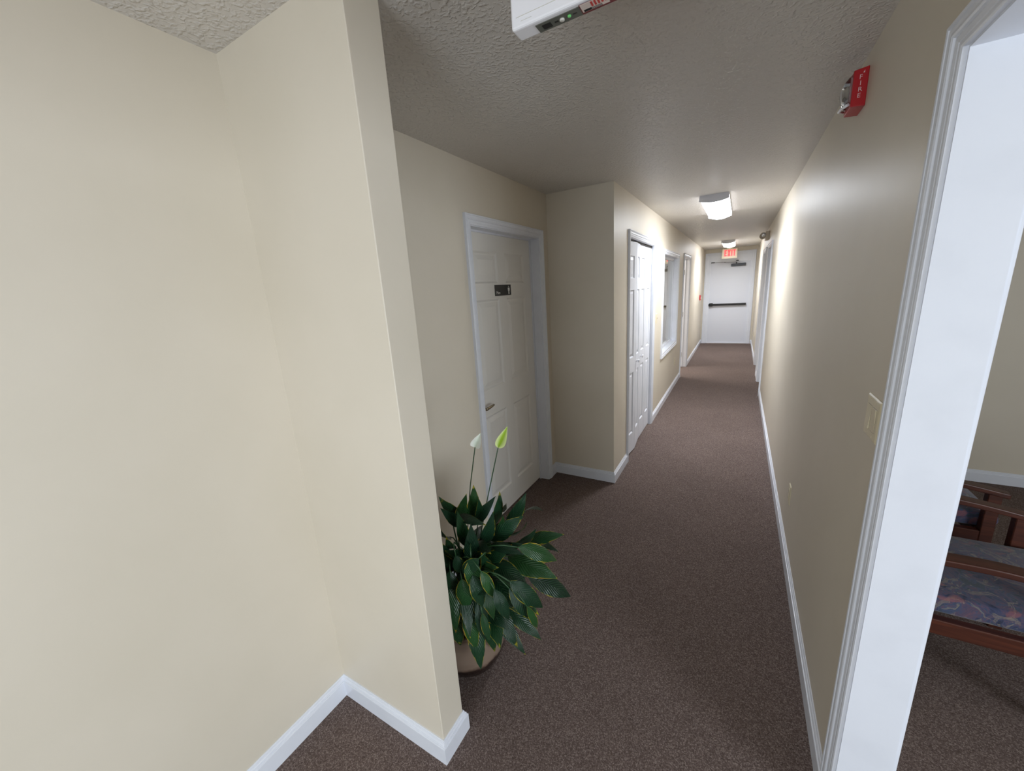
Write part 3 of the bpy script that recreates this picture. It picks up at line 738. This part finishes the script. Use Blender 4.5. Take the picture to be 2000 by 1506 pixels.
# ------------------------------------------------------------------ emergency light
em = thing('emergency_light', (XR, 7.62, 2.31), 'beige twin-head emergency light above the right-hand far door', 'emergency light')
b = MB(); b.box((-0.052, -0.03, -0.068), (0, 0.21, 0.060)); b.bevel(0.008, 2); b.build('battery_case', M['beige'], em)
for yy in (0.0, 0.17):
    b = MB(); b.lathe([(0.020, 0.075), (0.040, 0.060), (0.052, 0.020), (0.055, 0.0), (0.051, -0.003), (0.048, 0.0), (0.034, 0.014), (0.002, 0.024)], (0, 0, 0), 'Y', 24)
    for v in b.bm.verts: v.co *= 0.84
    R = Matrix.Rotation(math.radians(-16), 4, 'Z') @ Matrix.Rotation(math.radians(14), 4, 'X')
    for v in b.bm.verts: v.co = R @ v.co + Vector((-0.085, yy-0.03, 0.0))
    hd = b.build('lamp_head', M['beige'], em)
    b = MB(); b.lathe([(0.0475, -0.002), (0.034, 0.011), (0.014, 0.021), (0.002, 0.022), (0.002, 0.023), (0.034, 0.0125), (0.0478, -0.0005)], (0, 0, 0), 'Y', 24, cap=False)
    for v in b.bm.verts: v.co *= 0.84
    for v in b.bm.verts: v.co = R @ v.co + Vector((-0.085, yy-0.03, 0.0))
    b.build('lamp_reflector', M['chrome'], hd)
    b = MB(); b.sphere(Vector((-0.085, yy-0.03, 0.0)) + R.to_3x3() @ Vector((0, 0.008, 0)), 0.010, 10); b.build('bulb', M['white_plastic'], hd)
    b = MB(); b.tube([(-0.045, yy+0.02, 0.0), (-0.075, yy+0.015, 0.0)], 0.012, 10); b.build('swivel', M['beige'], hd)

# ------------------------------------------------------------------ switches and outlets
def plate(root, T, w, h, name='wall_plate'):
    b = MB(); rings = [(0.0, 0.0), (0.0, 0.002), (0.003, 0.0052), (0.006, 0.006)]
    R = [[T(-w/2+t, -h/2+t, d), T(w/2-t, -h/2+t, d), T(w/2-t, h/2-t, d), T(-w/2+t, h/2-t, d)] for t, d in rings]
    b.grid(R, True, False); b.poly(R[-1]); b.poly(R[0]); b.weld(1e-6)
    return b.build(name, M['almond'], root)
def rocker(root, T, u, tilt):
    b = MB(); w, h = 0.033, 0.066
    t = 0.0016*tilt
    pts = [(-h/2, 0.0055), (-h/2, 0.0082 - t), (-0.001, 0.0076), (h/2, 0.0082 + t), (h/2, 0.0055)]
    rows = [[T(u-w/2, z, d) for z, d in pts], [T(u+w/2, z, d) for z, d in pts]]
    b.grid(rows, True, False, 0, True)
    rk = b.build('rocker', M['almond'], root)
    return rk
def screw(root, T, u, z):
    b = MB(); n = 10
    b.grid([[T(u+r*math.cos(6.2832*k/n), z+r*math.sin(6.2832*k/n), d) for k in range(n)] for r, d in ((0.0034, 0.0055), (0.003, 0.0068))], True, True, 0, True)
    b.build('screw', M['almond'], root)
sw = thing('light_switch', (XR, 1.380, 1.288), 'almond double rocker light switch beside the waiting room casing', 'light switch')
T = lambda u, z, d: (-d, u, z)
plate(sw, T, 0.116, 0.118)
b = MB()
for u in (-0.023, 0.023): b.box(T(u-0.0175, -0.034, 0.0058), T(u+0.0175, 0.034, 0.0062))
b.build('switch_gap', M['almond_dark'], sw)
rocker(sw, T, -0.023, 1); rocker(sw, T, 0.023, -1)
for u in (-0.023, 0.023):
    for z in (-0.048, 0.048): screw(sw, T, u, z)
def outlet(loc, right, label):
    o = thing('electrical_outlet', loc, label, 'outlet')
    T = (lambda u, z, d: (-d, u, z)) if right else (lambda u, z, d: (d, u, z))
    plate(o, T, 0.071, 0.116)
    for z in (-0.0195, 0.0195):
        b = MB(); n = 16
        b.grid([[T(0.0165*math.cos(6.2832*k/n), z+0.0145*math.sin(6.2832*k/n), d) for k in range(n)] for d in (0.0055, 0.0078)], True, False, 0, True)
        f = b.build('receptacle', M['almond'], o)
        b = MB()
        b.box(T(-0.0075, z-0.004, 0.0076), T(-0.0055, z+0.005, 0.0081)); b.box(T(0.0055, z-0.004, 0.0076), T(0.0075, z+0.004, 0.0081)); b.box(T(-0.002, z-0.0105, 0.0076), T(0.002, z-0.0065, 0.0081))
        b.build('slot', M['almond_dark'], f)
    screw(o, T, 0, 0)
outlet((XR, 2.662, 0.388), True, 'almond outlet low on the right wall nearest the viewer')
outlet((XR, 10.55, 0.40), True, 'tiny outlet low on the right wall near the exit door')
outlet((XH, 6.76, 0.415), False, 'almond outlet low on the left wall below the window')
s2 = thing('light_switch', (XH, 4.985, 1.27), 'narrow single light switch between closet doors and hallway window', 'light switch')
T = lambda u, z, d: (d, u, z)
plate(s2, T, 0.071, 0.116); b = MB(); b.box(T(-0.005, -0.012, 0.006), T(0.005, 0.012, 0.008)); b.box(T(-0.004, 0.0, 0.008), T(0.004, 0.009, 0.018)); b.build('toggle', M['almond'], s2)

# ------------------------------------------------------------------ waiting room chairs
def rbox(b, a, c, r, seg=3):
    tmp = MB(); tmp.box(a, c); tmp.bevel(r, seg)
    me = bpy.data.meshes.new('tmp'); tmp.bm.to_mesh(me); tmp.bm.free(); b.bm.from_mesh(me); bpy.data.meshes.remove(me)
def waiting_chair(loc, label):
    root = thing('waiting_room_chair', loc, label, 'chair', 'patterned waiting room chairs')
    HW = 0.285
    # seat cushion: domed, rounded front
    b = MB(); rows = []
    x0, x1, yw = 0.085, 0.668, 0.255
    nx, ny = 14, 12
    def top(x, y):
        tx = (x-x0)/(x1-x0); ty = y/yw
        return 0.448 + 0.018*(1-ty**4)*(1-(2*tx-1)**6)
    sec = []
    for j in range(ny+1):
        y = -yw + 2*yw*j/ny
        prof = []
        for i in range(nx+1):
            x = x0 + (x1-x0)*i/nx; prof.append((x, y, top(x, y)))
        ed = 1 - 0.02*(abs(y)/yw)**8
        prof += [(x1+0.016*ed, y, 0.435), (x1+0.020*ed, y, 0.410), (x1+0.010*ed, y, 0.384), (x1-0.02, y, 0.374), (x0, y, 0.372)]
        sec.append(prof)
    b.grid(sec, True, True, 0, True)
    cs = b.build('seat_cushion', M['fabric'], root)
    bv = cs.modifiers.new('bevel', 'BEVEL'); bv.width = 0.012; bv.segments = 3; bv.angle_limit = math.radians(50)
    b = MB(); rbox(b, (0, 0, 0), (0.075, 0.50, 0.46), 0.022, 3)
    Rm = Matrix.Rotation(math.radians(-9), 4, 'Y')
    for v in b.bm.verts: v.co = Rm @ Vector((v.co.x, v.co.y-0.25, v.co.z)) + Vector((0.085, 0, 0.47))
    b.build('back_cushion', M['fabric'], root)
    for sgn in (-1, 1):
        # arched arm board
        b = MB(); n = 16; rows = []
        yc = sgn*HW
        for i in range(n+1):
            t = i/n; x = 0.02 + 0.66*t
            z = 0.632 + 0.012*math.sin(math.pi*t) - 0.045*max(0, t-0.45)**1.4*2.0
            hw = 0.029 + 0.003*math.sin(math.pi*t)
            if i == n: hw *= 0.82
            rows.append([(x, yc-hw, z), (x, yc+hw, z), (x, yc+hw, z-0.026), (x, yc-hw, z-0.026)])
        b.grid(rows, True, False, 0, True)
        bmesh.ops.recalc_face_normals(b.bm, faces=b.bm.faces)
        es = [e for e in b.bm.edges if e.calc_face_angle(0) > 1.0]
        bmesh.ops.bevel(b.bm, geom=es, offset=0.005, segments=2, profile=0.5, affect='EDGES')
        b.build('armrest', M['wood'], root)
        for xx, zt in ((0.632, 0.590), (0.045, 0.615)):
            b = MB(); rbox(b, (xx-0.024, yc-0.020, 0), (xx+0.024, yc+0.020, zt), 0.003, 1); b.build('leg', M['wood'], root)
        b = MB(); rbox(b, (0.069, yc-0.016 - 0.004*sgn*-1, 0.310), (0.608, yc+0.016, 0.374), 0.003, 1); b.build('side_rail', M['wood'], root)
    b = MB(); rbox(b, (0.600, -HW+0.02, 0.310), (0.630, HW-0.02, 0.372), 0.003, 1); b.build('front_rail', M['wood'], root)
    b = MB(); rbox(b, (0.030, -HW+0.02, 0.310), (0.060, HW-0.02, 0.372), 0.003, 1); rbox(b, (-0.008, -HW+0.02, 0.84), (0.022, HW-0.02, 0.90), 0.003, 1)
    for sgn in (-1, 1): rbox(b, (0.02, sgn*(HW-0.03)-0.015, 0.37), (0.05, sgn*(HW-0.03)+0.015, 0.88), 0.003, 1)
    b.build('back_frame', M['wood'], root)
    return root
waiting_chair((0.522, 2.135, 0), 'nearer wooden armchair with blue floral seat, cropped by the right picture edge')
waiting_chair((0.522, 2.935, 0), 'farther wooden armchair with blue floral seat, beside the white baseboard')

# ------------------------------------------------------------------ potted peace lily
CX, CY = -1.02, 1.17
pl = thing('potted_peace_lily', (CX, CY, 0), 'potted peace lily with two blooms behind the stub wall', 'potted plant')
b = MB()
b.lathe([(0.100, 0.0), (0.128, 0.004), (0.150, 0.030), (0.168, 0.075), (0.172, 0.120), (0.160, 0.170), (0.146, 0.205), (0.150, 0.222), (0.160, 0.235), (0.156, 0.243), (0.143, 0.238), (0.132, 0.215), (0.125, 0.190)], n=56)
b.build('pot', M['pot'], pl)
b = MB(); rows = []
for r in (0.0005, 0.05, 0.09, 0.130): rows.append([(r*math.cos(6.2832*k/24), r*math.sin(6.2832*k/24), 0.212+0.004*math.sin(k*2.3+r*90)) for k in range(24)])
b.grid(rows, True, True); b.build('soil', M['soil'], pl)

def blade(B, Tp, width, nrm, sag, up_out, mt, name, parent, curl=0.25, petiole_from=None, prad=0.0028, tipexp=1.0, wave=0.06, seed=0):
    """leaf blade from B to Tp with UVs; petiole in material slot 1"""
    rnd = random.Random(seed)
    b = MB(); uvl = b.bm.loops.layers.uv.new('UVMap')
    B, Tp = Vector(B), Vector(Tp); d = Tp - B; L = d.length; dn = d.normalized()
    nn = (nrm - dn*nrm.dot(dn)).normalized(); side = dn.cross(nn).normalized()
    n, mcr = 16, 8
    wf = rnd.uniform(5, 8); wp = rnd.uniform(0, 6)
    grid = []
    for i in range(n+1):
        v = i/n
        wd = width*0.5*(math.sin(math.pi*min(1, v**0.80))**0.92)*(1-0.12*v)
        if i == 0: wd = 0.002
        if i == n: wd = 0.0006
        c = B + d*v + nn*(sag*L*4*v*(1-v)) 
        row = []
        for j in range(mcr+1):
            u = j/mcr*2-1
            hgt = -curl*wd*(u*u) + abs(u)*wd*0.18 + wave*wd*math.sin(wf*v*3+wp+u)*abs(u)
            row.append((b.bm.verts.new(c + side*(u*wd) + nn*hgt), (j/mcr, v)))
        grid.append(row)
    for i in range(n):
        for j in range(mcr):
            q = [grid[i][j], grid[i][j+1], grid[i+1][j+1], grid[i+1][j]]
            f = b.bm.faces.new([x[0] for x in q]); f.smooth = True
            for lp, x in zip(f.loops, q): lp[uvl].uv = x[1]
    if petiole_from is not None:
        P0 = Vector(petiole_from); t1 = (grid[1][mcr//2][0].co - B).normalized()
        ctl = [P0, P0 + Vector((0, 0, (B-P0).length*0.5)), B - t1*(B-P0).length*0.25, B]
        pts = []
        for k in range(9):
            t = k/8; pts.append(ctl[0]*(1-t)**3 + ctl[1]*3*t*(1-t)**2 + ctl[2]*3*t*t*(1-t) + ctl[3]*t**3)
        b.tube(pts, [prad*(1.5-0.6*k/8) for k in range(9)], 6, 1)
    return b.build(name, [mt, M['petiole']], parent, recalc=False)

LEAVES = [(-0.967, 1.219, 0.737, -0.939, 1.209, 0.896, 0.059),(-1.003, 1.177, 0.769, -0.932, 1.148, 0.887, 0.046),(-0.923, 1.21, 0.754, -0.877, 1.154, 0.877, 0.038),(-0.922, 1.189, 0.758, -0.83, 1.21, 0.866, 0.046),(-0.88, 1.269, 0.718, -0.843, 1.264, 0.859, 0.051),(-0.825, 1.348, 0.7, -0.763, 1.352, 0.823, 0.058),(-0.875, 1.204, 0.654, -0.713, 1.231, 0.792, 0.069),(-0.85, 1.154, 0.709, -0.8, 1.14, 0.841, 0.052),(-0.938, 1.11, 0.812, -0.801, 1.087, 0.812, 0.036),(-0.925, 1.106, 0.71, -0.928, 1.073, 0.847, 0.049),(-0.879, 1.074, 0.633, -0.857, 1.063, 0.818, 0.059),(-1.03, 1.201, 0.774, -1.048, 1.104, 0.871, 0.055),(-0.998, 1.161, 0.746, -1.009, 1.065, 0.847, 0.046),(-0.92, 1.11, 0.627, -0.949, 1.0, 0.709, 0.05),(-0.866, 0.971, 0.71, -0.881, 1.0, 0.627, 0.038),(-0.783, 0.98, 0.732, -0.872, 1.0, 0.63, 0.05),(-0.839, 1.081, 0.626, -0.719, 1.032, 0.687, 0.052),(-0.8, 1.145, 0.69, -0.653, 1.116, 0.706, 0.04),(-0.769, 1.185, 0.657, -0.668, 1.135, 0.737, 0.045),(-0.753, 1.273, 0.637, -0.662, 1.242, 0.74, 0.046),(-0.749, 1.358, 0.592, -0.584, 1.347, 0.669, 0.053),(-0.729, 1.385, 0.562, -0.603, 1.329, 0.587, 0.041),(-0.674, 1.136, 0.719, -0.581, 1.257, 0.604, 0.06),(-0.752, 1.207, 0.598, -0.557, 1.203, 0.567, 0.082),(-0.659, 1.178, 0.552, -0.537, 1.286, 0.421, 0.076),(-0.769, 1.114, 0.626, -0.613, 1.076, 0.594, 0.067),(-0.818, 1.128, 0.549, -0.634, 1.025, 0.517, 0.08),(-0.641, 1.016, 0.654, -0.573, 1.095, 0.513, 0.058),(-0.638, 1.006, 0.626, -0.588, 1.063, 0.477, 0.058),(-0.892, 1.164, 0.371, -0.719, 1.0, 0.339, 0.088),(-0.793, 0.986, 0.511, -0.79, 1.0, 0.35, 0.047),(-0.86, 0.985, 0.451, -0.838, 1.0, 0.279, 0.057),(-0.928, 0.978, 0.411, -0.924, 1.0, 0.255, 0.063),(-0.988, 1.042, 0.442, -0.881, 1.0, 0.412, 0.05),(-0.915, 0.972, 0.616, -0.931, 1.0, 0.495, 0.052),(-0.849, 0.97, 0.603, -0.861, 1.0, 0.466, 0.058),(-0.787, 0.973, 0.639, -0.787, 1.0, 0.509, 0.052),(-0.733, 0.971, 0.676, -0.727, 1.0, 0.573, 0.039),(-0.786, 1.427, 0.7, -0.683, 1.353, 0.754, 0.031),(-0.782, 1.269, 0.682, -0.692, 1.221, 0.776, 0.034),(-0.801, 0.981, 0.711, -0.821, 1.0, 0.575, 0.058),(-0.677, 0.973, 0.608, -0.669, 1.0, 0.498, 0.044),(-0.575, 1.012, 0.566, -0.585, 1.062, 0.444, 0.028),(-0.757, 0.972, 0.468, -0.769, 1.0, 0.356, 0.031),(-0.86, 1.293, 0.757, -0.784, 1.213, 0.843, 0.023),(-0.952, 1.082, 0.388, -0.855, 1.0, 0.444, 0.037),(-0.837, 1.231, 0.731, -0.764, 1.157, 0.826, 0.03),(-1.028, 1.109, 0.703, -0.974, 1.015, 0.792, 0.046),(-0.988, 1.088, 0.67, -0.938, 1.003, 0.772, 0.038),(-0.859, 1.121, 0.696, -0.753, 1.039, 0.73, 0.044),(-0.815, 1.094, 0.616, -0.789, 1.024, 0.736, 0.044)]
C0 = Vector((CX, CY, 0.0))
for k, (bx, by, bz, tx, ty, tz, w) in enumerate(LEAVES):
    B, Tp = Vector((bx, by, bz)) - C0, Vector((tx, ty, tz)) - C0
    L0 = (Tp-B).length; want = 0.15 + w*1.05
    if L0 < want: B = B + ((B-Tp).normalized()*0.55 + (Vector((0, 0, 0.42))-B).normalized()*0.45)*(want-L0)
    dn = (Tp-B).normalized()
    out = Vector((Tp.x, Tp.y, 0)).normalized() if Vector((Tp.x, Tp.y)).length > 0.05 else Vector((0, -1, 0))
    nrm = Vector((0, 0, 0.8)) + out*0.45 + Vector((0.45, -0.60, 0)) + Vector((random.uniform(-.2, .2), random.uniform(-.2, .2), 0))
    a = random.uniform(0, 6.28)
    foot = Vector((0.06*math.cos(a), 0.06*math.sin(a), 0.21))
    blade(B, Tp, w*1.15, nrm, 0.09, 0, M['leaf'], 'leaf', pl, petiole_from=foot, seed=k)
# leaves inside, behind and below the crown
def extra(k, a, r0, ht, el, ln_l, wd, sag):
    B = Vector((r0*math.cos(a), r0*math.sin(a), ht))
    Tp = B + Vector((math.cos(a)*math.cos(el), math.sin(a)*math.cos(el), math.sin(el)))*ln_l
    if CY + min(Tp.y, B.y) < 0.93 or CX + Tp.x < -1.37 or Tp.z < 0.10: return
    nrm = Vector((math.cos(a)*0.5+0.3, math.sin(a)*0.5-0.4, 0.9))
    blade(B, Tp, wd, nrm, sag, 0, M['leaf'], 'leaf', pl, petiole_from=Vector((0.3*r0*math.cos(a), 0.3*r0*math.sin(a), 0.21)), seed=100+k)
for k in range(22):      # upright and arching inner leaves
    extra(k, random.uniform(0, 6.283), random.uniform(0.02, 0.12), random.uniform(0.32, 0.56), random.uniform(-0.1, 1.0), random.uniform(0.22, 0.30), random.uniform(0.075, 0.095), 0.12)
for k in range(26):      # outer skirt drooping over the rim
    a = -2.0 + 3.4*(k+random.uniform(-.3, .3))/26
    extra(40+k, a, random.uniform(0.12, 0.19), random.uniform(0.32, 0.60), random.uniform(-1.25, -0.45), random.uniform(0.20, 0.27), random.uniform(0.065, 0.09), 0.10)
def flower(stem, tip, width, nrm, mt, seed):
    pts = [Vector(p) - C0 for p in stem]
    b = MB(); fine = []
    for i in range(len(pts)-1):
        for q in range(6): fine.append(pts[i].lerp(pts[i+1], q/6))
    fine.append(pts[-1]); b.tube(fine, 0.0022, 8); st = b.build('flower_stem', M['petiole'], pl)
    tag(st, 'slender green flower stem')
    base = pts[-1]; Tp = Vector(tip) - C0
    sp = blade(base, Tp, width, nrm, 0.05, 0, mt, 'spathe', st, curl=-0.9, wave=0.1, seed=seed)
    b = MB(); up = (Tp-base).normalized()
    o = Vector((-0.5, 0.8, 0)).normalized()*0.010
    b.tube([base, base + up*0.012 + o, base + up*0.045 + o], [0.002, 0.005, 0.0035], 8); b.build('spadix', M['spadix'], st)
flower([(-1.05, 1.19, 0.22), (-1.00, 1.20, 0.60), (-0.950, 1.20, 0.892), (-0.906, 1.20, 1.078)], (-0.872, 1.20, 1.145), 0.045, Vector((0.45, -1.0, 0.1)), M['spathe_white'], 1)
flower([(-0.98, 1.18, 0.22), (-0.93, 1.19, 0.60), (-0.868, 1.20, 0.842), (-0.792, 1.20, 1.095)], (-0.742, 1.20, 1.190), 0.042, Vector((0.45, -1.0, 0.0)), M['spathe_green'], 2)
